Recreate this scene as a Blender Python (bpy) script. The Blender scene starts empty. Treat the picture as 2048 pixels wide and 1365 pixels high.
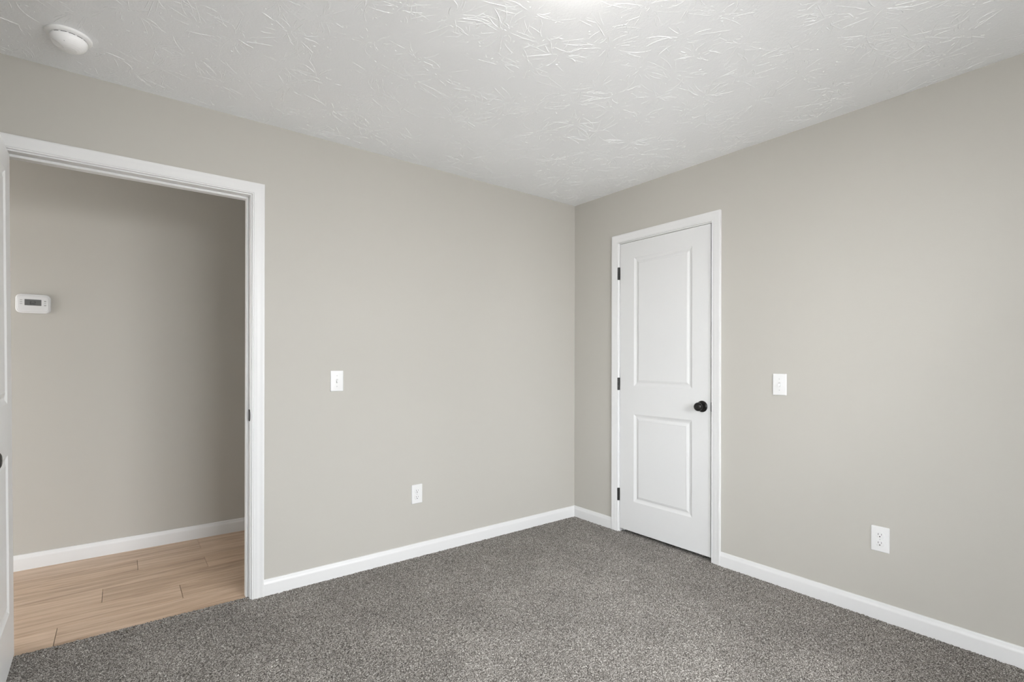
import bpy, bmesh, math, random
import numpy as np
from mathutils import Vector, Matrix
random.seed(7); rng = np.random.default_rng(11)
S = bpy.context.scene
COL = S.collection

# ------------------------------------------------------------------ camera
F_PX, CY_PX = 1012.03, 724.41
cam_d = bpy.data.cameras.new('camera'); cam = bpy.data.objects.new('camera', cam_d); COL.objects.link(cam)
cam_d.sensor_width = 36.0; cam_d.lens = F_PX / 2048 * 36.0
cam_d.shift_y = (CY_PX - 682.5) / 2048
cam_d.clip_start = 0.02
yaw, pitch, roll = 0.91146, 0.00082, 0.00187
fw = Vector((math.cos(yaw)*math.cos(pitch), math.sin(yaw)*math.cos(pitch), math.sin(pitch)))
r0 = fw.cross(Vector((0, 0, 1))).normalized(); u0 = r0.cross(fw)
r1 = math.cos(roll)*r0 + math.sin(roll)*u0; u1 = -math.sin(roll)*r0 + math.cos(roll)*u0
cam.matrix_world = Matrix(((r1.x, u1.x, -fw.x, -2.8342), (r1.y, u1.y, -fw.y, -2.8511), (r1.z, u1.z, -fw.z, 1.2073), (0, 0, 0, 1)))
S.camera = cam

# ------------------------------------------------------------------ light and exposure
S.view_settings.view_transform = 'Standard'; S.view_settings.look = 'None'
S.view_settings.gamma = 1.0; S.view_settings.use_curve_mapping = False
S.view_settings.exposure = 0.0
S.cycles.max_bounces = 14; S.cycles.diffuse_bounces = 10; S.cycles.glossy_bounces = 4
S.cycles.sample_clamp_indirect = 6.0

world = bpy.data.worlds.new('daylight'); S.world = world; world.use_nodes = True
SKY, GROUND = 8.0, 7.3      # brightness of the overcast sky and a ground glow added to light the ceiling
wn, wl = world.node_tree.nodes, world.node_tree.links
bg = wn['Background']; wtc = wn.new('ShaderNodeTexCoord'); wsep = wn.new('ShaderNodeSeparateXYZ'); wmr = wn.new('ShaderNodeMapRange'); wmx = wn.new('ShaderNodeMix'); wmx.data_type = 'RGBA'
wmr.inputs['From Min'].default_value = -0.03; wmr.inputs['From Max'].default_value = 0.03
wl.new(wtc.outputs['Generated'], wsep.inputs[0]); wl.new(wsep.outputs['Z'], wmr.inputs['Value']); wl.new(wmr.outputs[0], wmx.inputs[0])
wmx.inputs[6].default_value = (1.0*GROUND, 0.99*GROUND, 0.97*GROUND, 1); wmx.inputs[7].default_value = (0.93*SKY, 0.97*SKY, 1.0*SKY, 1)
wl.new(wmx.outputs[2], bg.inputs['Color'])

WIN_W, WIN_X0, WIN_X1, WIN_Z0, WIN_Z1 = 1.9, -2.55, -0.70, 0.60, 2.06     # window in the wall behind the camera
YB = -3.45          # back wall plane
XL = -3.37          # side wall behind the opened door
def area(name, loc, rot, sx, sy, power, color):
    d = bpy.data.lights.new(name, 'AREA'); d.shape = 'RECTANGLE'; d.size = sx; d.size_y = sy
    d.energy = power; d.color = color
    o = bpy.data.objects.new(name, d); COL.objects.link(o); o.location = loc; o.rotation_euler = rot
    return o
# daylight arriving through the bedroom window, from just outside it
area('window_daylight', ((WIN_X0+WIN_X1)/2, YB-1.5, 2.75), (math.radians(63), 0, 0), 5.4, 3.2, 940, (0.97, 0.985, 1.0))
# the second window, in the side wall left of the camera
WS_Y0, WS_Y1 = -3.2, -2.0
area('side_window_daylight', (XL-1.4, (WS_Y0+WS_Y1)/2, 2.65), (math.radians(63), 0, math.radians(-90)), 4.6, 3.2, 740, (0.97, 0.985, 1.0))
LAMP = (-1.76, -1.82)
LAMP_EMIT = 26.0

# ------------------------------------------------------------------ helpers
def new_obj(name, me, mat=None, parent=None):
    o = bpy.data.objects.new(name, me); COL.objects.link(o)
    if mat is not None: me.materials.append(mat)
    if parent is not None: o.parent = parent
    return o
def obj(name, bm, mat, parent=None, smooth=False, angle=None):
    bmesh.ops.recalc_face_normals(bm, faces=bm.faces)
    me = bpy.data.meshes.new(name); bm.to_mesh(me); bm.free()
    if smooth:
        me.shade_smooth()
        if angle is not None: me.set_sharp_from_angle(angle=math.radians(angle))
    return new_obj(name, me, mat, parent)
def tag(o, label=None, cat=None, kind=None, group=None):
    if label: o['label'] = label
    if cat: o['category'] = cat
    if kind: o['kind'] = kind
    if group: o['group'] = group
    return o
def box(bm, x0, x1, y0, y1, z0, z1, bev=0.0, seg=2):
    vs = [bm.verts.new((x, y, z)) for x in (x0, x1) for y in (y0, y1) for z in (z0, z1)]
    q = [(0,1,3,2),(4,6,7,5),(0,4,5,1),(2,3,7,6),(0,2,6,4),(1,5,7,3)]
    fs = [bm.faces.new([vs[i] for i in f]) for f in q]
    bmesh.ops.recalc_face_normals(bm, faces=fs)
    if bev > 0:
        es = list({e for f in fs for e in f.edges})
        bmesh.ops.bevel(bm, geom=es, offset=bev, segments=seg, affect='EDGES', profile=0.5)
def lathe(bm, prof, M=Matrix.Identity(4), n=40):
    """prof: (radius, height) pairs turned about local z, placed by M"""
    rings = []
    for r, h in prof:
        if r < 1e-6: rings.append([bm.verts.new(M @ Vector((0, 0, h)))])
        else: rings.append([bm.verts.new(M @ Vector((r*math.cos(2*math.pi*k/n), r*math.sin(2*math.pi*k/n), h))) for k in range(n)])
    for a, b in zip(rings, rings[1:]):
        for k in range(n):
            k2 = (k+1) % n
            if len(a) == 1 and len(b) == 1: continue
            if len(a) == 1: bm.faces.new((a[0], b[k2], b[k]))
            elif len(b) == 1: bm.faces.new((a[k], a[k2], b[0]))
            else: bm.faces.new((a[k], a[k2], b[k2], b[k]))
def rounded_plate(bm, w, h, r, layers, n=8, cx=0, cz=0):
    """rounded rectangle in the xz plane; layers = (inset, y) from wall to front, closed at the front"""
    loops = []
    for ins, y in layers:
        rr = max(r-ins, 0.0006); hw, hh = w/2-ins, h/2-ins; lp = []
        for q, (sx, sz) in enumerate(((1,1),(-1,1),(-1,-1),(1,-1))):
            for k in range(n+1):
                a = math.pi/2*(q + k/n)
                lp.append(bm.verts.new((cx+sx*(hw-rr)+rr*math.cos(a), y, cz+sz*(hh-rr)+rr*math.sin(a))))
        loops.append(lp)
    m = len(loops[0])
    for a, b in zip(loops, loops[1:]):
        for k in range(m): bm.faces.new((a[k], a[(k+1)%m], b[(k+1)%m], b[k]))
    bm.faces.new(loops[-1]); bm.faces.new(loops[0][::-1])

# ------------------------------------------------------------------ materials
def mat(name, col=(0.8,0.8,0.8), rough=0.5, metal=0.0, spec=0.5):
    m = bpy.data.materials.new(name); m.use_nodes = True
    b = m.node_tree.nodes['Principled BSDF']
    b.inputs['Base Color'].default_value = (*col, 1); b.inputs['Roughness'].default_value = rough
    b.inputs['Metallic'].default_value = metal; b.inputs['Specular IOR Level'].default_value = spec
    return m
def nodes(m): return m.node_tree.nodes, m.node_tree.links, m.node_tree.nodes['Principled BSDF']
def N(nt, typ, **kw):
    n = nt.new(typ)
    for k, v in kw.items():
        if hasattr(n, k) and not k[0].isupper(): setattr(n, k, v)
        else: n.inputs[k].default_value = v
    return n
def bump_noise(m, scale, strength, dist, detail=3.0):
    nt, lk, b = nodes(m)
    tc = N(nt, 'ShaderNodeTexCoord'); no = N(nt, 'ShaderNodeTexNoise', Scale=scale, Detail=detail)
    bp = N(nt, 'ShaderNodeBump', Strength=strength, Distance=dist)
    lk.new(tc.outputs['Object'], no.inputs['Vector']); lk.new(no.outputs['Fac'], bp.inputs['Height'])
    lk.new(bp.outputs['Normal'], b.inputs['Normal'])
    return no
def ramp(nt, stops, interp='LINEAR'):
    r = nt.new('ShaderNodeValToRGB'); cr = r.color_ramp; cr.interpolation = interp
    while len(cr.elements) < len(stops): cr.elements.new(0.5)
    for e, (p, c) in zip(cr.elements, stops): e.position = p; e.color = (*c, 1)
    return r

WALL_COL = (0.465, 0.449, 0.413)
m_wall = mat('wall_paint', WALL_COL, 0.62, spec=0.3); bump_noise(m_wall, 420, 0.12, 0.0006)
m_hall = mat('hall_paint', WALL_COL, 0.62, spec=0.3); bump_noise(m_hall, 420, 0.12, 0.0006)
m_trim = mat('trim_paint', (0.685, 0.686, 0.687), 0.45)
bump_noise(m_trim, 60, 0.012, 0.0004)
m_door = mat('door_paint', (0.65, 0.652, 0.653), 0.38); bump_noise(m_door, 260, 0.06, 0.0004)
m_door_bright = mat('door_paint_brightened', (0.83, 0.832, 0.833), 0.38); bump_noise(m_door_bright, 260, 0.06, 0.0004)  # same door paint; missing light on the open door put into a paler colour
m_plastic = mat('white_plastic', (0.72, 0.72, 0.72), 0.3); bump_noise(m_plastic, 900, 0.03, 0.0002)
m_therm = mat('thermostat_plastic', (0.64, 0.64, 0.645), 0.35); bump_noise(m_therm, 900, 0.03, 0.0002)
m_plastic2 = mat('detector_plastic', (0.90, 0.90, 0.90), 0.36); bump_noise(m_plastic2, 700, 0.03, 0.0002)
m_slot = mat('dark_slot', (0.035, 0.035, 0.035), 0.6); bump_noise(m_slot, 900, 0.05, 0.0002)
m_black = mat('black_bronze', (0.018, 0.017, 0.017), 0.33, metal=0.6); bump_noise(m_black, 500, 0.06, 0.0002)
m_hinge = mat('hinge_bronze', (0.030, 0.029, 0.028), 0.42, metal=0.5); bump_noise(m_hinge, 500, 0.06, 0.0002)
m_screw = mat('painted_screw', (0.55, 0.55, 0.55), 0.35); bump_noise(m_screw, 900, 0.05, 0.0002)
m_lcd = mat('lcd', (0.115, 0.115, 0.115), 0.3); bump_noise(m_lcd, 900, 0.02, 0.0001)
m_digit = mat('lcd_digit', (0.012, 0.012, 0.012), 0.3); bump_noise(m_digit, 900, 0.02, 0.0001)
m_print = mat('grey_print', (0.32, 0.32, 0.32), 0.5); bump_noise(m_print, 900, 0.02, 0.0001)

# ceiling: flat white paint with a fine brushed skin; the strokes themselves are geometry
m_ceil = mat('ceiling_paint', (0.888, 0.898, 0.915), 0.42, spec=0.4)
nt, lk, b = nodes(m_ceil)
tc = N(nt, 'ShaderNodeTexCoord'); n1 = N(nt, 'ShaderNodeTexNoise', Scale=140.0, Detail=4.0); n2 = N(nt, 'ShaderNodeTexNoise', Scale=35.0, Detail=2.0)
ad = N(nt, 'ShaderNodeMath', operation='ADD'); bp = N(nt, 'ShaderNodeBump', Strength=0.28, Distance=0.002)
lk.new(tc.outputs['Object'], n1.inputs['Vector']); lk.new(tc.outputs['Object'], n2.inputs['Vector'])
lk.new(n1.outputs['Fac'], ad.inputs[0]); lk.new(n2.outputs['Fac'], ad.inputs[1])
lk.new(ad.outputs[0], bp.inputs['Height']); lk.new(bp.outputs['Normal'], b.inputs['Normal'])

# carpet: heathered grey-beige yarn, tuft by tuft
m_carpet = mat('carpet', rough=0.95, spec=0.1)
nt, lk, b = nodes(m_carpet)
tc = N(nt, 'ShaderNodeTexCoord')
no = N(nt, 'ShaderNodeTexNoise', Scale=250.0, Detail=2.0, Roughness=0.6)
vo = N(nt, 'ShaderNodeTexVoronoi', Scale=300.0)
sep = N(nt, 'ShaderNodeSeparateColor')
mx = N(nt, 'ShaderNodeMath', operation='MULTIPLY_ADD'); mx.inputs[1].default_value = 0.26
rp = ramp(nt, [(0.34, (0.060, 0.055, 0.050)), (0.48, (0.200, 0.185, 0.169)), (0.60, (0.352, 0.331, 0.307)), (0.74, (0.64, 0.62, 0.585))])
lk.new(tc.outputs['Object'], no.inputs['Vector']); lk.new(tc.outputs['Object'], vo.inputs['Vector'])
lk.new(vo.outputs['Color'], sep.inputs['Color']); lk.new(sep.outputs['Red'], mx.inputs[0])
sb = N(nt, 'ShaderNodeMath', operation='SUBTRACT'); sb.inputs[1].default_value = 0.13
lk.new(no.outputs['Fac'], sb.inputs[0]); lk.new(sb.outputs[0], mx.inputs[2])
lk.new(mx.outputs[0], rp.inputs['Fac'])
bp = N(nt, 'ShaderNodeBump', Strength=0.6, Distance=0.004)
big = N(nt, 'ShaderNodeTexNoise', Scale=3.2, Detail=2.0); bmr = N(nt, 'ShaderNodeMapRange'); bsc = N(nt, 'ShaderNodeVectorMath', operation='SCALE')
bmr.inputs['From Min'].default_value = 0.3; bmr.inputs['From Max'].default_value = 0.7; bmr.inputs['To Min'].default_value = 0.88; bmr.inputs['To Max'].default_value = 1.09
lk.new(tc.outputs['Object'], big.inputs['Vector']); lk.new(big.outputs['Fac'], bmr.inputs['Value']); lk.new(rp.outputs['Color'], bsc.inputs[0]); lk.new(bmr.outputs[0], bsc.inputs['Scale'])
lk.new(bsc.outputs[0], b.inputs['Base Color']); lk.new(no.outputs['Fac'], bp.inputs['Height']); lk.new(bp.outputs['Normal'], b.inputs['Normal'])

# vinyl planks: per-plank tone from a mesh attribute, grain running along x
m_wood = mat('oak_plank', rough=0.42, spec=0.4)
nt, lk, b = nodes(m_wood)
tc = N(nt, 'ShaderNodeTexCoord'); at = N(nt, 'ShaderNodeAttribute'); at.attribute_name = 'plank'
ofs = N(nt, 'ShaderNodeVectorMath', operation='MULTIPLY_ADD'); ofs.inputs[1].default_value = (9.7, 3.1, 5.3)
lk.new(at.outputs['Vector'], ofs.inputs[0]); lk.new(tc.outputs['Object'], ofs.inputs[2])
mp = N(nt, 'ShaderNodeMapping'); mp.inputs['Scale'].default_value = (1.0, 13.0, 1.0); lk.new(ofs.outputs[0], mp.inputs['Vector'])
g1 = N(nt, 'ShaderNodeTexNoise', Scale=2.2, Detail=5.0, Roughness=0.6, Distortion=0.7)
mp2 = N(nt, 'ShaderNodeMapping'); mp2.inputs['Scale'].default_value = (1.0, 28.0, 1.0); lk.new(ofs.outputs[0], mp2.inputs['Vector'])
g2 = N(nt, 'ShaderNodeTexNoise', Scale=9.0, Detail=4.0, Roughness=0.7)
lk.new(mp.outputs[0], g1.inputs['Vector']); lk.new(mp2.outputs[0], g2.inputs['Vector'])
rpA = ramp(nt, [(0.30, (0.36, 0.25, 0.172)), (0.46, (0.50, 0.362, 0.255)), (0.60, (0.595, 0.446, 0.33)), (0.75, (0.66, 0.51, 0.385))])
lk.new(g1.outputs['Fac'], rpA.inputs['Fac'])
rpB = ramp(nt, [(0.35, (0.88, 0.86, 0.84)), (0.6, (1, 1, 1))])
lk.new(g2.outputs['Fac'], rpB.inputs['Fac'])
mul = N(nt, 'ShaderNodeMix', data_type='RGBA', blend_type='MULTIPLY'); mul.inputs['Factor'].default_value = 1.0
lk.new(rpA.outputs['Color'], mul.inputs[6]); lk.new(rpB.outputs['Color'], mul.inputs[7])
tone = N(nt, 'ShaderNodeMapRange'); tone.inputs['To Min'].default_value = 0.90; tone.inputs['To Max'].default_value = 1.08
lk.new(at.outputs['Fac'], tone.inputs['Value'])
sc = N(nt, 'ShaderNodeVectorMath', operation='SCALE'); lk.new(mul.outputs[2], sc.inputs[0]); lk.new(tone.outputs[0], sc.inputs['Scale'])
lk.new(sc.outputs[0], b.inputs['Base Color'])
bp = N(nt, 'ShaderNodeBump', Strength=0.12, Distance=0.001); lk.new(g2.outputs['Fac'], bp.inputs['Height']); lk.new(bp.outputs['Normal'], b.inputs['Normal'])

m_diff = bpy.data.materials.new('lamp_diffuser'); m_diff.use_nodes = True
nt = m_diff.node_tree.nodes; lk = m_diff.node_tree.links; b = nt['Principled BSDF']
b.inputs['Base Color'].default_value = (0.9, 0.9, 0.9, 1)
nz = N(nt, 'ShaderNodeTexNoise', Scale=8.0); rr = ramp(nt, [(0.0, (1.0, 0.965, 0.91)), (1.0, (1.0, 0.975, 0.93))])
lk.new(nz.outputs['Fac'], rr.inputs['Fac']); lk.new(rr.outputs['Color'], b.inputs['Emission Color']); b.inputs['Emission Strength'].default_value = LAMP_EMIT
m_glass = bpy.data.materials.new('window_glass'); m_glass.use_nodes = True
nt = m_glass.node_tree.nodes; lk = m_glass.node_tree.links; nt.remove(nt['Principled BSDF'])
tr = nt.new('ShaderNodeBsdfTransparent'); gl = nt.new('ShaderNodeBsdfGlossy'); gl.inputs['Roughness'].default_value = 0.02
fr = nt.new('ShaderNodeFresnel'); mxs = nt.new('ShaderNodeMixShader')
lk.new(fr.outputs[0], mxs.inputs[0]); lk.new(tr.outputs[0], mxs.inputs[1]); lk.new(gl.outputs[0], mxs.inputs[2])
lk.new(mxs.outputs[0], nt['Material Output'].inputs['Surface'])

# ------------------------------------------------------------------ room dimensions (metres)
H = 2.44; WT = 0.118                         # ceiling height, wall thickness
OX0, OX1, OZ = -3.222, -2.309, 2.057         # hall opening between jamb faces, head
CY0, CY1, CZ = -0.455, -1.1675, 2.057        # closet opening between jamb faces, head
JT = 0.018
HY = 1.215                                   # hall far wall plane
HX0, HX1 = -5.2, -1.30                       # hall ends

def struct(name, bm, m, label, cat, parent=None, smooth=False, angle=None):
    o = obj(name, bm, m, parent, smooth, angle)
    return tag(o, label, cat, 'structure')

# walls
bm = bmesh.new()
box(bm, OX1+JT, 0, 0, WT, -0.02, H); box(bm, XL, OX0-JT, 0, WT, -0.02, H); box(bm, OX0-JT, OX1+JT, 0, WT, OZ+JT, H)
struct('wall_left', bm, m_wall, 'greige painted wall left of the corner, pierced by the hallway opening', 'wall')
bm = bmesh.new()
box(bm, 0, WT, CY0+JT, WT, -0.02, H); box(bm, 0, WT, YB, CY1-JT, -0.02, H); box(bm, 0, WT, CY1-JT, CY0+JT, CZ+JT, H)
struct('wall_right', bm, m_wall, 'greige painted wall right of the corner, around the closed white door', 'wall')
bm = bmesh.new()
box(bm, XL-0.14, XL, WS_Y1, WT, -0.02, H); box(bm, XL-0.14, XL, YB, WS_Y0, -0.02, H)
box(bm, XL-0.14, XL, WS_Y0, WS_Y1, -0.02, WIN_Z0); box(bm, XL-0.14, XL, WS_Y0, WS_Y1, WIN_Z1, H)
struct('wall_side', bm, m_wall, 'greige side wall behind the opened door', 'wall')
bm = bmesh.new()
box(bm, XL-0.1, WIN_X0, YB-0.14, YB, -0.02, H); box(bm, WIN_X1, WT, YB-0.14, YB, -0.02, H)
box(bm, WIN_X0, WIN_X1, YB-0.14, YB, -0.02, WIN_Z0); box(bm, WIN_X0, WIN_X1, YB-0.14, YB, WIN_Z1, H)
struct('wall_back', bm, m_wall, 'greige wall behind the camera with the window', 'wall')
bm = bmesh.new()
box(bm, HX0, HX1+0.1, HY, HY+0.1, -0.02, H)
struct('wall_hall', bm, m_hall, 'greige hallway wall seen through the opening, carrying the thermostat', 'wall')
bm = bmesh.new(); box(bm, HX1, HX1+0.1, WT, HY, -0.02, H)
struct('wall_hall_right', bm, m_hall, 'greige wall closing the hallway on the right', 'wall')
bm = bmesh.new(); box(bm, HX0, XL, 0, WT, -0.02, H); box(bm, HX0-0.1, HX0, 0, HY+0.1, 1.8, H)  # hall end left open to let daylight in; lintel added to trim it
struct('wall_hall_left', bm, m_hall, 'greige hallway wall on the left with an added lintel over the open end', 'wall')
bm = bmesh.new()
box(bm, WT+0.6, WT+0.7, -1.7, 0.05, -0.02, H); box(bm, WT, WT+0.6, -0.05, 0.05, -0.02, H); box(bm, WT, WT+0.6, -1.7, -1.6, -0.02, H)
struct('wall_closet', bm, m_hall, 'greige walls inside the closet behind the white door', 'wall')

# ceiling with stomp-brush strokes, one mesh
def ceiling_mesh():
    V = [(XL-0.1, YB-0.1, H), (WT+0.7, YB-0.1, H), (WT+0.7, WT, H), (XL-0.1, WT, H)]
    V += [(x, y, H+0.12) for x, y, _ in V[:4]]
    Fc = [(0,1,2,3), (4,7,6,5), (0,4,5,1), (1,5,6,2), (2,6,7,3), (3,7,4,0)]
    prof = [(-1.0, -0.15), (-0.55, 0.62), (0.0, 1.0), (0.55, 0.62), (1.0, -0.15)]
    def stroke(x, y, a, L, w, h, curve, seg):
        base = len(V); n = len(prof)
        beads = rng.random(seg+1)
        wob = rng.normal(0, 0.09, seg+1)
        for i in range(seg+1):
            t = i/seg
            env = min(1.0, (t*5)**0.6 if t < 0.2 else 1.0) * min(1.0, ((1-t)*4)**0.6 if t > 0.75 else 1.0)
            ww = w*(0.35+0.65*env)*(0.7+0.6*beads[i]); hh = h*env*(0.35+1.0*beads[i])
            aa = a + wob[i]; dx, dy = math.cos(aa), math.sin(aa); nx, ny = -dy, dx
            for s, k in prof:
                V.append((x+nx*s*ww, y+ny*s*ww, H - hh*k))
            a += curve/seg; x += math.cos(a)*L/seg; y += math.sin(a)*L/seg
        for i in range(seg):
            for j in range(n-1):
                p = base+i*n+j; Fc.append((p, p+1, p+n+1, p+n))
    lo_x, hi_x, lo_y, hi_y = XL+0.008, -0.008, YB+0.008, -0.008
    def inside(x, y): return lo_x < x < hi_x and lo_y < y < hi_y
    step = 0.185
    for ri, y in enumerate(np.arange(YB+0.06, 0.05, step)):
        for x in np.arange(XL+0.05, 0.05, step):
            px = x + (step/2 if ri % 2 else 0) + rng.uniform(-0.07, 0.07); py = y + rng.uniform(-0.07, 0.07)
            R = rng.uniform(0.10, 0.17); main = rng.uniform(0, 2*math.pi); heavy = rng.uniform(0.55, 1.0)
            for k in range(int(rng.integers(15, 24))):
                a = main + rng.normal(0, 0.75) + (math.pi if rng.random() < 0.5 else 0) if rng.random() < 0.75 else rng.uniform(0, 2*math.pi)
                lobe = 0.5 + 0.5*abs(math.cos(a-main))
                rs = rng.uniform(0.008, 0.06); L = rng.uniform(0.2, 1.0)*max(0.02, R*lobe - rs*0.4)
                off = rng.normal(0, 0.012, 2)
                x0 = px+math.cos(a)*rs+off[0]; y0 = py+math.sin(a)*rs+off[1]
                if not (inside(x0, y0) and inside(x0+math.cos(a)*L, y0+math.sin(a)*L)): continue
                stroke(x0, y0, a+rng.normal(0, 0.16), L, rng.uniform(0.0010, 0.0023), heavy*rng.uniform(0.0006, 0.0020), rng.normal(0, 0.55), max(5, int(L/0.006)))
            for k in range(int(rng.integers(10, 18))):       # blobs and short flecks
                a = rng.uniform(0, 2*math.pi); rs = rng.uniform(0.0, 0.13)
                x0 = px+math.cos(a)*rs; y0 = py+math.sin(a)*rs
                if not inside(x0, y0) or not inside(x0+0.02, y0+0.02) or not inside(x0-0.02, y0-0.02): continue
                stroke(x0, y0, rng.uniform(0, 6.28), rng.uniform(0.003, 0.016), rng.uniform(0.0008, 0.0018), rng.uniform(0.0005, 0.0015), 0.2, 4)
            for k in range(10):                              # hairline bristle marks between the heavy strokes
                a = main + rng.normal(0, 0.5); d = rng.uniform(-0.12, 0.12, 2); L = rng.uniform(0.02, 0.07)
                x0 = px+d[0]; y0 = py+d[1]
                if not (inside(x0, y0) and inside(x0+math.cos(a)*L, y0+math.sin(a)*L)): continue
                stroke(x0, y0, a, L, rng.uniform(0.0004, 0.0008), rng.uniform(0.0002, 0.0005), rng.normal(0, 0.15), 4)
    me = bpy.data.meshes.new('ceiling'); me.from_pydata(V, [], Fc); me.shade_smooth()
    sm = np.ones(len(Fc), dtype=bool); sm[:6] = False
    me.polygons.foreach_set('use_smooth', sm); me.update()
    return me
ceil = new_obj('ceiling', ceiling_mesh(), m_ceil)
tag(ceil, 'white ceiling with stomp-brush texture over the bedroom', 'ceiling', 'structure')
bm = bmesh.new(); box(bm, HX0-0.1, HX1+0.1, WT, HY+0.1, H, H+0.1)
struct('ceiling_hall', bm, m_trim, 'white ceiling of the hallway', 'ceiling')

# carpet: a fine pile heightfield
def carpet_mesh():
    st = 0.0034
    xs = np.arange(XL, 0.0+st, st); ys = np.arange(YB, 0.0+st, st)
    parts = []
    def grid(x0, x1, y0, y1):
        xs = np.linspace(x0, x1, max(2, int((x1-x0)/st)+1)); ys = np.linspace(y0, y1, max(2, int((y1-y0)/st)+1))
        X, Y = np.meshgrid(xs, ys); ny, nx = X.shape
        Z = rng.random((ny, nx))
        Z = 0.6*Z + 0.4*(np.roll(Z, 1, 0)+np.roll(Z, -1, 1))/2
        Z = (Z-0.5)*0.0070 - 0.001
        X = X + rng.uniform(-0.3, 0.3, X.shape)*st; Y = Y + rng.uniform(-0.3, 0.3, Y.shape)*st
        idx = np.arange(nx*ny).reshape(ny, nx)
        q = np.stack([idx[:-1, :-1], idx[:-1, 1:], idx[1:, 1:], idx[1:, :-1]], -1).reshape(-1, 4)
        return np.stack([X, Y, Z], -1).reshape(-1, 3), q
    v1, q1 = grid(XL, 0.0, YB, 0.0)
    v2, q2 = grid(OX0, OX1, 0.0005, 0.034)
    v3, q3 = grid(0.0005, WT+0.6, -1.6, -0.05)
    V = np.concatenate([v1, v2, v3]); Q = np.concatenate([q1, q2+len(v1), q3+len(v1)+len(v2)])
    me = bpy.data.meshes.new('floor'); me.vertices.add(len(V)); me.vertices.foreach_set('co', V.astype(np.float32).ravel())
    me.loops.add(Q.size); me.loops.foreach_set('vertex_index', Q.astype(np.int32).ravel())
    me.polygons.add(len(Q)); me.polygons.foreach_set('loop_start', np.arange(0, Q.size, 4, dtype=np.int32))
    me.update(calc_edges=True); me.polygons.foreach_set('use_smooth', np.ones(len(Q), dtype=bool)); me.update()
    return me
carpet = new_obj('floor', carpet_mesh(), m_carpet)
tag(carpet, 'speckled grey-beige carpet covering the bedroom floor', 'carpet', 'structure')
bm = bmesh.new(); box(bm, HX0-0.1, WT+0.7, YB-0.14, HY+0.1, -0.10, -0.021)
struct('floor_slab', bm, m_slot, 'subfloor below the carpet and planks', 'floor')

# hall floor: individual planks in one floor mesh, rows along x
def plank_floor():
    bm = bmesh.new(); lay = bm.verts.layers.float_color.new('plank')
    rows = [(0.034, 0.23, -3.056), (0.23, 0.42, -2.575), (0.42, 0.61, -2.903), (0.61, 0.80, -2.418), (0.80, 0.99, -2.748), (0.99, HY, -2.415)]
    g = 0.0010
    for y0, y1, j in rows:
        cuts = [HX0] + [c for c in (j-2.44, j-1.22, j, j+1.22) if HX0+0.05 < c < HX1-0.05] + [HX1]
        for x0, x1 in zip(cuts, cuts[1:]):
            v = rng.random(3); t = len(bm.verts)
            a, b_, c, d = x0+g, x1-g, y0+g, y1-g
            bev = 0.0007
            top = [(a+bev, c+bev), (b_-bev, c+bev), (b_-bev, d-bev), (a+bev, d-bev)]
            out = [(a, c), (b_, c), (b_, d), (a, d)]
            vt = [bm.verts.new((x, y, -0.004)) for x, y in top]; vo = [bm.verts.new((x, y, -0.0047)) for x, y in out]; vb = [bm.verts.new((x, y, -0.020)) for x, y in out]
            for q in vt+vo+vb: q[lay] = (*v, 1)
            bm.faces.new(vt); bm.faces.new(vb[::-1])
            for k in range(4):
                k2 = (k+1) % 4
                bm.faces.new((vo[k], vo[k2], vt[k2], vt[k])); bm.faces.new((vb[k], vb[k2], vo[k2], vo[k]))
    return bm
struct('floor_hall', plank_floor(), m_wood, 'light oak plank floor of the hallway beyond the carpet edge', 'wood floor')

# ------------------------------------------------------------------ trim
CAS = [(0,0),(0,.0095),(.0012,.0112),(.0045,.0112),(.0058,.0088),(.0072,.0088),(.0085,.0108),(.018,.0116),(.0215,.0126),(.030,.0132),(.036,.0134),
       (.042,.0142),(.048,.0158),(.0535,.0164),(.0562,.0158),(.057,.0145),(.057,0)]
def casing(to_world, s0, s1, zt, zb=-0.012):
    """mitred U of casing round an opening; to_world(s, z, t) maps wall coordinates"""
    bm = bmesh.new(); cols = []
    for o, t in CAS:
        cols.append([bm.verts.new(to_world(s, z, t)) for s, z in ((s0-o, zb), (s0-o, zt+o), (s1+o, zt+o), (s1+o, zb))])
    for a, b_ in zip(cols, cols[1:]):
        for k in range(3): bm.faces.new((a[k], a[k+1], b_[k+1], b_[k]))
    bm.faces.new([c[0] for c in cols]); bm.faces.new([c[3] for c in cols][::-1])
    for k in range(3): bm.faces.new((cols[0][k], cols[-1][k], cols[-1][k+1], cols[0][k+1]))
    return bm
REV = 0.006
t1 = struct('trim_1', casing(lambda s, z, t: (s, -t, z), OX0-REV, OX1+REV, OZ+REV), m_trim, 'white moulded casing around the hallway opening', 'door casing', smooth=True, angle=24)
t2 = struct('trim_2', casing(lambda s, z, t: (-t, s, z), CY1-REV, CY0+REV, CZ+REV), m_trim, 'white moulded casing around the closed door', 'door casing', smooth=True, angle=24)
t3 = struct('trim_3', casing(lambda s, z, t: (s, WT+t, z), OX0-REV, OX1+REV, OZ+REV), m_trim, 'white casing on the hallway side of the opening', 'door casing', smooth=True, angle=24)
bm = bmesh.new()
box(bm, OX1, OX1+JT, -0.0005, WT+0.0005, -0.012, OZ+JT, .0012); box(bm, OX0-JT, OX0, -0.0005, WT+0.0005, -0.012, OZ+JT, .0012); box(bm, OX0, OX1, -0.0005, WT+0.0005, OZ, OZ+JT, .0012)
jamb1 = obj('door_jamb', bm, m_trim, t1)
bm = bmesh.new()
box(bm, OX1-.0115, OX1, .040, .078, -0.006, OZ, .0025); box(bm, OX0, OX0+.0115, .040, .078, -0.006, OZ, .0025); box(bm, OX0+.0115, OX1-.0115, .040, .078, OZ-.0115, OZ, .0025)
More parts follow.
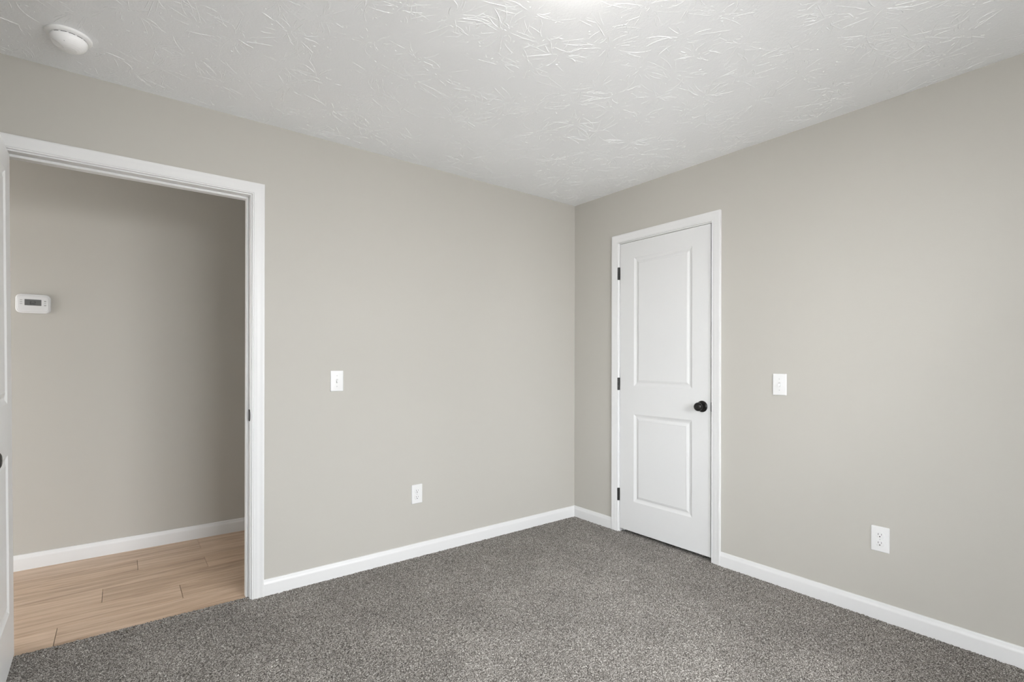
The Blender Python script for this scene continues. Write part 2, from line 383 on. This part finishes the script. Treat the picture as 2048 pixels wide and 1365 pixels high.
obj('door_stop', bm, m_trim, jamb1)
bm = bmesh.new()   # strike plate with its rounded lip curling over the jamb edge
zc, hh = 0.934, 0.0295
pts = []
for k in range(13):
    a = -math.pi/2 + math.pi*k/12; pts.append((0.012 - 0.016*math.cos(a), zc + hh*math.sin(a)))
pts += [(0.034, zc+hh), (0.034, zc-hh)]
va = [bm.verts.new((OX1-0.0018, y, z)) for y, z in pts]; vb = [bm.verts.new((OX1+0.0002, y, z)) for y, z in pts]
bm.faces.new(va); bm.faces.new(vb[::-1])
for k in range(len(pts)): bm.faces.new((va[k], va[(k+1) % len(pts)], vb[(k+1) % len(pts)], vb[k]))
lathe(bm, [(0, 0), (.0035, 0), (.003, .0012), (0, .0014)], Matrix.Translation((OX1-.0018, .02, zc+.022)) @ Matrix.Rotation(-math.pi/2, 4, 'Y'), 12)
sp = obj('strike_plate', bm, m_hinge, jamb1); sp['label'] = 'black latch strike plate'
bm = bmesh.new()
box(bm, -.0005, WT+.0005, CY0, CY0+JT, -0.012, CZ+JT, .0012); box(bm, -.0005, WT+.0005, CY1-JT, CY1, -0.012, CZ+JT, .0012); box(bm, -.0005, WT+.0005, CY1, CY0, CZ, CZ+JT, .0012)
jamb2 = obj('door_jamb', bm, m_trim, t2)
bm = bmesh.new()
box(bm, .040, .078, CY0-.0115, CY0, -0.006, CZ, .0025); box(bm, .040, .078, CY1, CY1+.0115, -0.006, CZ, .0025); box(bm, .040, .078, CY1+.0115, CY0-.0115, CZ-.0115, CZ, .0025)
obj('door_stop', bm, m_trim, jamb2)
bm = bmesh.new(); box(bm, -.0035, .024, CY1-.0004, CY1+.0022, .910, .968, .0006); box(bm, -.0045, -.0012, CY1-.005, CY1+.0022, .914, .964, .0006)
sp = obj('strike_plate', bm, m_hinge, jamb2); sp['label'] = 'black latch strike plate'

BB = [(-.012, .013), (.0555, .013), (.0600, .0126), (.0640, .0108), (.0690, .0088), (.0740, .0080), (.0785, .0074), (.0808, .0060), (.0814, .0040), (.0814, 0), (-.012, 0)]
def baseboard(name, to_world, s0, s1, label, m0=0.0, m1=0.0):
    """board from s0 to s1; m0 / m1 pull the ends in by the board's own thickness where it is mitred"""
    bm = bmesh.new()
    A = [bm.verts.new(to_world(s0+m0*t, z, t)) for z, t in BB]; B = [bm.verts.new(to_world(s1-m1*t, z, t)) for z, t in BB]
    n = len(BB)
    for k in range(n): bm.faces.new((A[k], A[(k+1) % n], B[(k+1) % n], B[k]))
    bm.faces.new(A[::-1]); bm.faces.new(B)
    return struct(name, bm, m_trim, label, 'baseboard', smooth=True, angle=24)
baseboard('baseboard_left', lambda s, z, t: (s, -t, z), OX1+REV+.057, 0, 'white baseboard between hallway opening and room corner', 0, 1)
baseboard('baseboard_right', lambda s, z, t: (-t, s, z), YB, CY1-REV-.057, 'long white baseboard right of the closed door')
baseboard('baseboard_corner', lambda s, z, t: (-t, s, z), CY0+REV+.057, 0, 'short white baseboard between corner and closed door', 0, 1)
baseboard('baseboard_hall', lambda s, z, t: (s, HY-t, z+.004), HX0, HX1, 'white baseboard along the hallway wall')
baseboard('baseboard_back', lambda s, z, t: (s, YB+t, z), XL, -.013, 'white baseboard below the window wall')
baseboard('baseboard_side', lambda s, z, t: (XL+t, s, z), YB+.013, 0, 'white baseboard behind the opened door')

# ------------------------------------------------------------------ doors
PROF = [(0, 0), (.0022, .0012), (.006, .0032), (.012, .0062), (.018, .0082), (.0225, .0088), (.0245, .0088), (.0265, .0078), (.033, .0046), (.040, .0022), (.0435, .0014), (.0450, .0022)]
PROF = [(a, d*0.82) for a, d in PROF]
def slab_bmesh(w, h, th, px0, px1, zs):
    bm = bmesh.new()
    xs = [0, px0, px1, w]; zz = [0, zs[0], zs[1], zs[2], zs[3], h]
    for side in (0, 1):
        Y = 0 if side == 0 else th; sg = 1 if side == 0 else -1
        for i in range(3):
            for j in range(5):
                x0, x1, z0, z1 = xs[i], xs[i+1], zz[j], zz[j+1]
                if i == 1 and j in (1, 3):
                    prev = None
                    for ins, d in PROF:
                        lp = [bm.verts.new((x, Y+sg*d, z)) for x, z in ((x0+ins, z0+ins), (x1-ins, z0+ins), (x1-ins, z1-ins), (x0+ins, z1-ins))]
                        if prev:
                            for k in range(4): bm.faces.new((prev[k], prev[(k+1) % 4], lp[(k+1) % 4], lp[k]))
                        prev = lp
                    bm.faces.new(prev)
                else:
                    bm.faces.new([bm.verts.new((x, Y, z)) for x, z in ((x0, z0), (x1, z0), (x1, z1), (x0, z1))])
    for q in (((0,0,0),(w,0,0),(w,th,0),(0,th,0)), ((0,0,h),(w,0,h),(w,th,h),(0,th,h)), ((0,0,0),(0,th,0),(0,th,h),(0,0,h)), ((w,0,0),(w,th,0),(w,th,h),(w,0,h))):
        bm.faces.new([bm.verts.new(p) for p in q])
    bmesh.ops.remove_doubles(bm, verts=bm.verts, dist=1e-5)
    return bm
def door(name, w, h, th, px0, px1, label, cat, m=None):
    d = obj(name, slab_bmesh(w, h, th, px0, px1, (.211, .823, 1.020, 1.917)), m or m_door, None, smooth=True, angle=20)
    return tag(d, label, cat, 'structure')
def knob(parent, x, z, th, side, hole=True):
    """door knob on face y=0 (side -1) or y=th (side +1)"""
    M = Matrix.Translation((x, 0 if side < 0 else th, z)) @ (Matrix.Rotation(math.pi/2, 4, 'X') if side < 0 else Matrix.Rotation(-math.pi/2, 4, 'X'))
    bm = bmesh.new()
    lathe(bm, [(.0120, .020), (.0125, .026), (.0165, .0300), (.0225, .0330), (.0258, .0380), (.0268, .0440), (.0262, .0500), (.0242, .0550), (.0205, .0590), (.0160, .0612), (.0146, .0606), (.0100, .0612), (.0040, .0616), (.0036, .0596), (0, .0596)], M, 48)
    k = obj('door_knob', bm, m_black, parent, smooth=True, angle=50); k['label'] = 'round black knob'
    bm = bmesh.new()
    lathe(bm, [(.0350, 0), (.0352, .003), (.0345, .0052), (.0300, .0078), (.0240, .0092), (.0180, .0098), (.0165, .0120), (.0160, .0200), (.0148, .0225), (0, .0225)], M, 48)
    obj('rosette', bm, m_black, k, smooth=True, angle=50)
    return k
def hinge(parent, z, loc_y, leaf_dir):
    bm = bmesh.new()
    hh = .089; seg = 3; x = -.0098
    for i in range(seg):
        z0 = z-hh/2+hh*i/seg; z1 = z0+hh/seg-.0004
        lathe(bm, [(0, z0), (.0072, z0), (.0075, z0+.0003), (.0075, z1-.0003), (.0072, z1), (0, z1)], Matrix.Translation((x, loc_y, 0)), 20)
    k = obj('hinge', bm, m_hinge, parent, smooth=True, angle=40); k['label'] = 'black butt hinge'
    bm = bmesh.new()
    box(bm, -.0060, -.0002, loc_y+.0010, loc_y+.0052, z-hh/2, z+hh/2, .0004)
    obj('hinge_leaf', bm, m_hinge, k)
    return k

DZ = 0.024
d1 = door('door_1', .7035, 2.030, .035, .122, .577, 'closed white two-panel door with black knob near the corner', 'door')
d1.location = (0.0015, -.4585, DZ); d1.rotation_euler = (0, 0, -math.pi/2)
knob(d1, .6475, .914, .035, -1)
for z in (1.845, 1.055, .265): hinge(d1, z-DZ, -.0065, 1)

d2 = door('door_2', .895, 2.014, .035, .122, .773, 'white panel door swung open at the left edge of the view', 'door', m_door_bright)
d2.location = (-3.2040, -.006, DZ); d2.rotation_euler = (math.radians(0.5), 0, math.radians(-90+1.25))
knob(d2, .836, .902, .035, 1); knob(d2, .836, .902, .035, -1)
for z in (1.845, 1.055, .265): hinge(d2, z-DZ, -.0065, 1)
bm = bmesh.new(); box(bm, .8945, .8962, .005, .030, .885, .943, .0006)
lp = obj('latch_plate', bm, m_hinge, d2); lp['label'] = 'black latch plate'

# ------------------------------------------------------------------ wall plates
def plate_screw(bm, x, z, y):
    lathe(bm, [(0, 0), (.0032, 0), (.0029, .0009), (.0015, .0013), (0, .0013)], Matrix.Translation((x, y, z)) @ Matrix.Rotation(math.pi/2, 4, 'X'), 16)
PL = [(0, 0), (0, -.0028), (.0009, -.0044), (.0024, -.0054), (.0045, -.0058)]
def place(o, wall, s, z):
    if wall == 'left': o.location = (s, 0, z); o.rotation_euler = (0, 0, 0)
    elif wall == 'right': o.location = (0, s, z); o.rotation_euler = (0, 0, -math.pi/2)
def light_switch(wall, s, z, label, up):
    root = bpy.data.objects.new('light_switch', None); COL.objects.link(root); root.empty_display_size = .05; place(root, wall, s, z)
    tag(root, label, 'light switch')
    bm = bmesh.new(); rounded_plate(bm, .072, .1165, .0035, PL, 5)
    pl = obj('wall_plate', bm, m_plastic, root, smooth=True, angle=50)
    for sz in (.030, -.030):
        bm = bmesh.new(); plate_screw(bm, 0, sz, -.0057); obj('screw', bm, m_screw, pl, smooth=True, angle=40)
    bm = bmesh.new(); rounded_plate(bm, .0105, .0245, .0008, [(0, -.0055), (0, -.0062), (.0006, -.0068)], 3)
    tg = obj('toggle_frame', bm, m_screw, root)
    bm = bmesh.new()
    k = 1 if up else -1
    a = [(-.0042, -.0058, -.0065), (.0042, -.0058, -.0065), (.0042, -.0058, .0065), (-.0042, -.0058, .0065)]
    b_ = [(-.0031, -.0178, -.0035+k*.0075), (.0031, -.0178, -.0035+k*.0075), (.0031, -.0178, .0030+k*.0075), (-.0031, -.0178, .0030+k*.0075)]
    va = [bm.verts.new(p) for p in a]; vb = [bm.verts.new(p) for p in b_]
    bm.faces.new(va[::-1]); bm.faces.new(vb)
    for i in range(4): bm.faces.new((va[i], va[(i+1) % 4], vb[(i+1) % 4], vb[i]))
    bmesh.ops.bevel(bm, geom=list(bm.edges), offset=.0008, segments=2, affect='EDGES')
    obj('toggle', bm, m_plastic, root, smooth=True, angle=50)
    return root
def outlet(wall, s, z, label):
    root = bpy.data.objects.new('power_outlet', None); COL.objects.link(root); root.empty_display_size = .05; place(root, wall, s, z)
    tag(root, label, 'power outlet')
    bm = bmesh.new(); rounded_plate(bm, .0735, .118, .0035, PL, 5)
    pl = obj('wall_plate', bm, m_plastic, root, smooth=True, angle=50)
    bm = bmesh.new(); plate_screw(bm, 0, 0, -.0057); obj('screw', bm, m_screw, pl, smooth=True, angle=40)
    for k in (1, -1):
        zc = k*.0195
        bm = bmesh.new()
        # receptacle face: circle with flattened top and bottom
        lo = []
        for ins, y in ((0, -.0052), (0, -.0066), (.0009, -.0074)):
            lp = []
            for i in range(40):
                a = 2*math.pi*i/40; r = .0172-ins
                lp.append(bm.verts.new((r*math.cos(a), y, zc+max(-.0138+ins, min(.0138-ins, r*math.sin(a))))))
            lo.append(lp)
        for A, B in zip(lo, lo[1:]):
            for i in range(40): bm.faces.new((A[i], A[(i+1) % 40], B[(i+1) % 40], B[i]))
        bm.faces.new(lo[-1]); bm.faces.new(lo[0][::-1])
        f = obj('receptacle', bm, m_plastic, root, smooth=True, angle=40)
        bm = bmesh.new()
        box(bm, -.0073, -.0053, -.0076, -.0070, zc-.0005, zc+.0080); box(bm, .0055, .0073, -.0076, -.0070, zc+.0005, zc+.0075)
        lathe(bm, [(0, 0), (.0028, 0), (.0028, .0006), (0, .0006)], Matrix.Translation((0, -.0070, zc-.0072)) @ Matrix.Rotation(math.pi/2, 4, 'X'), 16)
        sl = obj('socket_slots', bm, m_slot, f); sl['label'] = 'dark plug slots'
    return root
light_switch('left', -1.8705, 1.1005, 'white toggle light switch on the left wall beside the hallway opening', False)
light_switch('right', -1.5695, 1.0895, 'white toggle light switch on the right wall beside the closed door', False)
outlet('left', -1.3725, .3875, 'white power outlet low on the left wall, nearer the corner')
outlet('right', -2.030, .3775, 'white power outlet low on the right wall above the long baseboard')

# ------------------------------------------------------------------ thermostat
root = bpy.data.objects.new('thermostat', None); COL.objects.link(root); root.location = (-3.2345, HY, 1.5445)
tag(root, 'white rounded thermostat reading 62 on the hallway wall', 'thermostat')
bm = bmesh.new(); rounded_plate(bm, .152, .112, .026, [(.002, 0), (0, -.002), (0, -.012), (.0015, -.0155), (.005, -.0178), (.0075, -.0182), (.0082, -.0178)], 10)
hs = obj('housing', bm, m_therm, root, smooth=True, angle=40)
bm = bmesh.new(); rounded_plate(bm, .134, .090, .016, [(0, -.0175), (0, -.0190), (.0014, -.0204), (.003, -.0208)], 8)
fp = obj('face_panel', bm, m_therm, root, smooth=True, angle=40)
bm = bmesh.new(); rounded_plate(bm, .072, .0355, .001, [(0, -.0206), (0, -.0212)], 3, -.0005, .007)
scr = obj('display', bm, m_lcd, root); scr['label'] = 'dark grey display showing 62'
SEG = {'6': 'acdefg', '2': 'abged'}
bm = bmesh.new()
def digit(cx, cz, ch, w=.0105, h=.0175, t=.0022):
    q = {'a': (cx-w/2, cx+w/2, cz+h/2-t, cz+h/2), 'g': (cx-w/2, cx+w/2, cz-t/2, cz+t/2), 'd': (cx-w/2, cx+w/2, cz-h/2, cz-h/2+t),
         'f': (cx-w/2, cx-w/2+t, cz, cz+h/2), 'b': (cx+w/2-t, cx+w/2, cz, cz+h/2), 'e': (cx-w/2, cx-w/2+t, cz-h/2, cz), 'c': (cx+w/2-t, cx+w/2, cz-h/2, cz)}
    for s in SEG[ch]:
        x0, x1, z0, z1 = q[s]; box(bm, x0+.0002, x1-.0002, -.0215, -.0211, z0+.0002, z1-.0002)
digit(-.0085, .004, '6'); digit(.0055, .004, '2')
dg = obj('digits', bm, m_digit, scr); dg['label'] = 'black digits 62'
for zz in (.0185, .0075, -.0035):
    bm = bmesh.new(); rounded_plate(bm, .0105, .0034, .0012, [(0, -.0205), (0, -.0213), (.0005, -.0216)], 4, -.051, zz+.001)
    obj('button', bm, m_print, root)
for zz, hh in ((.0165, .006), (.0045, .003), (-.0075, .006)):
    bm = bmesh.new(); rounded_plate(bm, .0095, hh, .0014, [(0, -.0205), (0, -.0213), (.0005, -.0216)], 4, .0515, zz)
    obj('button', bm, m_print, root)
bm = bmesh.new(); box(bm, -.052, .045, -.0212, -.0207, -.0268, -.0262); box(bm, -.052, .045, -.0212, -.0207, -.0340, -.0334)
obj('cover_seam', bm, m_screw, fp)

# ------------------------------------------------------------------ smoke detector
root = bpy.data.objects.new('smoke_detector', None); COL.objects.link(root); root.location = (-2.989, -.312, H)
tag(root, 'round white smoke detector on the ceiling at upper left', 'smoke detector')
Mz = Matrix.Rotation(math.pi, 4, 'X')
bm = bmesh.new()
lathe(bm, [(0, 0), (.0670, 0), (.0690, .0015), (.0695, .0070), (.0680, .0095), (.0640, .0112), (.0590, .0122), (.0575, .0130), (.0560, .0128), (0, .0128)], Mz, 64)
mp_ = obj('mounting_plate', bm, m_plastic2, root, smooth=True, angle=50)
bm = bmesh.new(); lathe(bm, [(.048, .0120), (.0530, .0128), (.0530, .0160), (.048, .0165)], Mz, 64)
vg = obj('vent_gap', bm, m_slot, root, smooth=True, angle=40); vg['label'] = 'dark vent gap'
# domed body with a round dished test button pressed into the side facing the doorway
base_prof = [(.0540, .0150), (.0558, .0160), (.0566, .0195), (.0562, .0240), (.0545, .0300), (.0515, .0360), (.0470, .0420), (.0410, .0472), (.0330, .0515), (.0240, .0545), (.0120, .0562), (0, .0566)]
prof_f = []
for (ra, ha), (rb, hb) in zip(base_prof, base_prof[1:]):
    m_ = max(1, int(math.hypot(rb-ra, hb-ha)/.0012))
    prof_f += [(ra+(rb-ra)*q/m_, ha+(hb-ha)*q/m_) for q in range(m_)]
prof_f += [(0, .0560)]
bm = bmesh.new(); lathe(bm, prof_f, Mz, 160)
dc = Vector((-.0330, -.0060)); nrm = Vector((-.42, -.30, -0.86)).normalized(); p0 = Vector((dc.x, dc.y, -.0470))
for v in bm.verts:
    dd = math.hypot(v.co.x-dc.x, v.co.y-dc.y)
    zpl = p0.z - ((v.co.x-p0.x)*nrm.x + (v.co.y-p0.y)*nrm.y)/nrm.z
    if dd < .0195 and v.co.z < zpl:
        v.co.z += (zpl - v.co.z)*min(1.0, (.0195-dd)/.0022)
bd = obj('housing', bm, m_plastic2, root, smooth=True, angle=60)
bm = bmesh.new()
for k in range(14):
    a = 2*math.pi*(k+.5)/14
    t = Matrix.Translation((math.cos(a)*.0535, math.sin(a)*.0535, -.0143)) @ Matrix.Rotation(a, 4, 'Z')
    vs0 = len(bm.verts); box(bm, -.0015, .0010, -.0030, .0030, -.0016, .0016)
    bm.verts.ensure_lookup_table()
    for v in bm.verts[vs0:]: v.co = t @ v.co
fn = obj('vent_fins', bm, m_plastic2, root); fn['kind'] = 'stuff'
bm = bmesh.new(); lathe(bm, [(0, 0), (.0016, 0), (.0013, .0008), (0, .0010)], Matrix.Translation((-.010, -.044, -.0440)) @ Matrix.Rotation(math.radians(45), 4, 'Y') @ Mz, 14)
obj('indicator', bm, m_print, root)

# ------------------------------------------------------------------ flush ceiling lamp (just above the view)
root = bpy.data.objects.new('ceiling_lamp', None); COL.objects.link(root); root.location = (LAMP[0], LAMP[1], H)
tag(root, 'flush round ceiling lamp above the middle of the room', 'ceiling light')
bm = bmesh.new(); lathe(bm, [(0, 0), (.130, 0), (.132, .003), (.132, .018), (.128, .022), (0, .022)], Mz, 64)
obj('lamp_base', bm, m_plastic, root, smooth=True, angle=40)
bm = bmesh.new(); lathe(bm, [(.120, .022), (.122, .030), (.119, .048), (.105, .066), (.078, .078), (.042, .084), (0, .086)], Mz, 64)
obj('diffuser', bm, m_diff, root, smooth=True)

# ------------------------------------------------------------------ windows behind and left of the camera
def window(name, a0, a1, place_xy, label):
    """frames, panes and sill; place_xy(a, d) maps along-wall and outward distances to x, y"""
    def bx(bm, s0, s1, d0, d1, z0, z1, bev):
        (xa, ya), (xb, yb) = place_xy(s0, d0), place_xy(s1, d1)
        box(bm, min(xa, xb), max(xa, xb), min(ya, yb), max(ya, yb), z0, z1, bev)
    bm = bmesh.new(); f = .045; m = (a0+a1)/2
    for s0, s1 in ((a0, m), (m, a1)):
        bx(bm, s0, s0+f, .03, .10, WIN_Z0, WIN_Z1, .003); bx(bm, s1-f, s1, .03, .10, WIN_Z0, WIN_Z1, .003)
        bx(bm, s0+f, s1-f, .03, .10, WIN_Z0, WIN_Z0+f, .003); bx(bm, s0+f, s1-f, .03, .10, WIN_Z1-f, WIN_Z1, .003)
        zm = (WIN_Z0+WIN_Z1)/2; bx(bm, s0+f, s1-f, .04, .09, zm-.02, zm+.02, .003)
    w = struct(name, bm, m_trim, label, 'window')
    bm = bmesh.new(); bx(bm, a0+.02, a1-.02, .062, .066, WIN_Z0+.02, WIN_Z1-.02, 0); obj('window_pane', bm, m_glass, w)
    bm = bmesh.new(); bx(bm, a0-.05, a1+.05, -.045, .03, WIN_Z0-.022, WIN_Z0, .004); obj('window_sill', bm, m_trim, w)
window('window_1', WIN_X0, WIN_X1, lambda a, d: (a, YB-d), 'white double-hung window in the wall behind the camera')
window('window_2', WS_Y0, WS_Y1, lambda a, d: (XL-d, a), 'white double-hung window in the side wall')
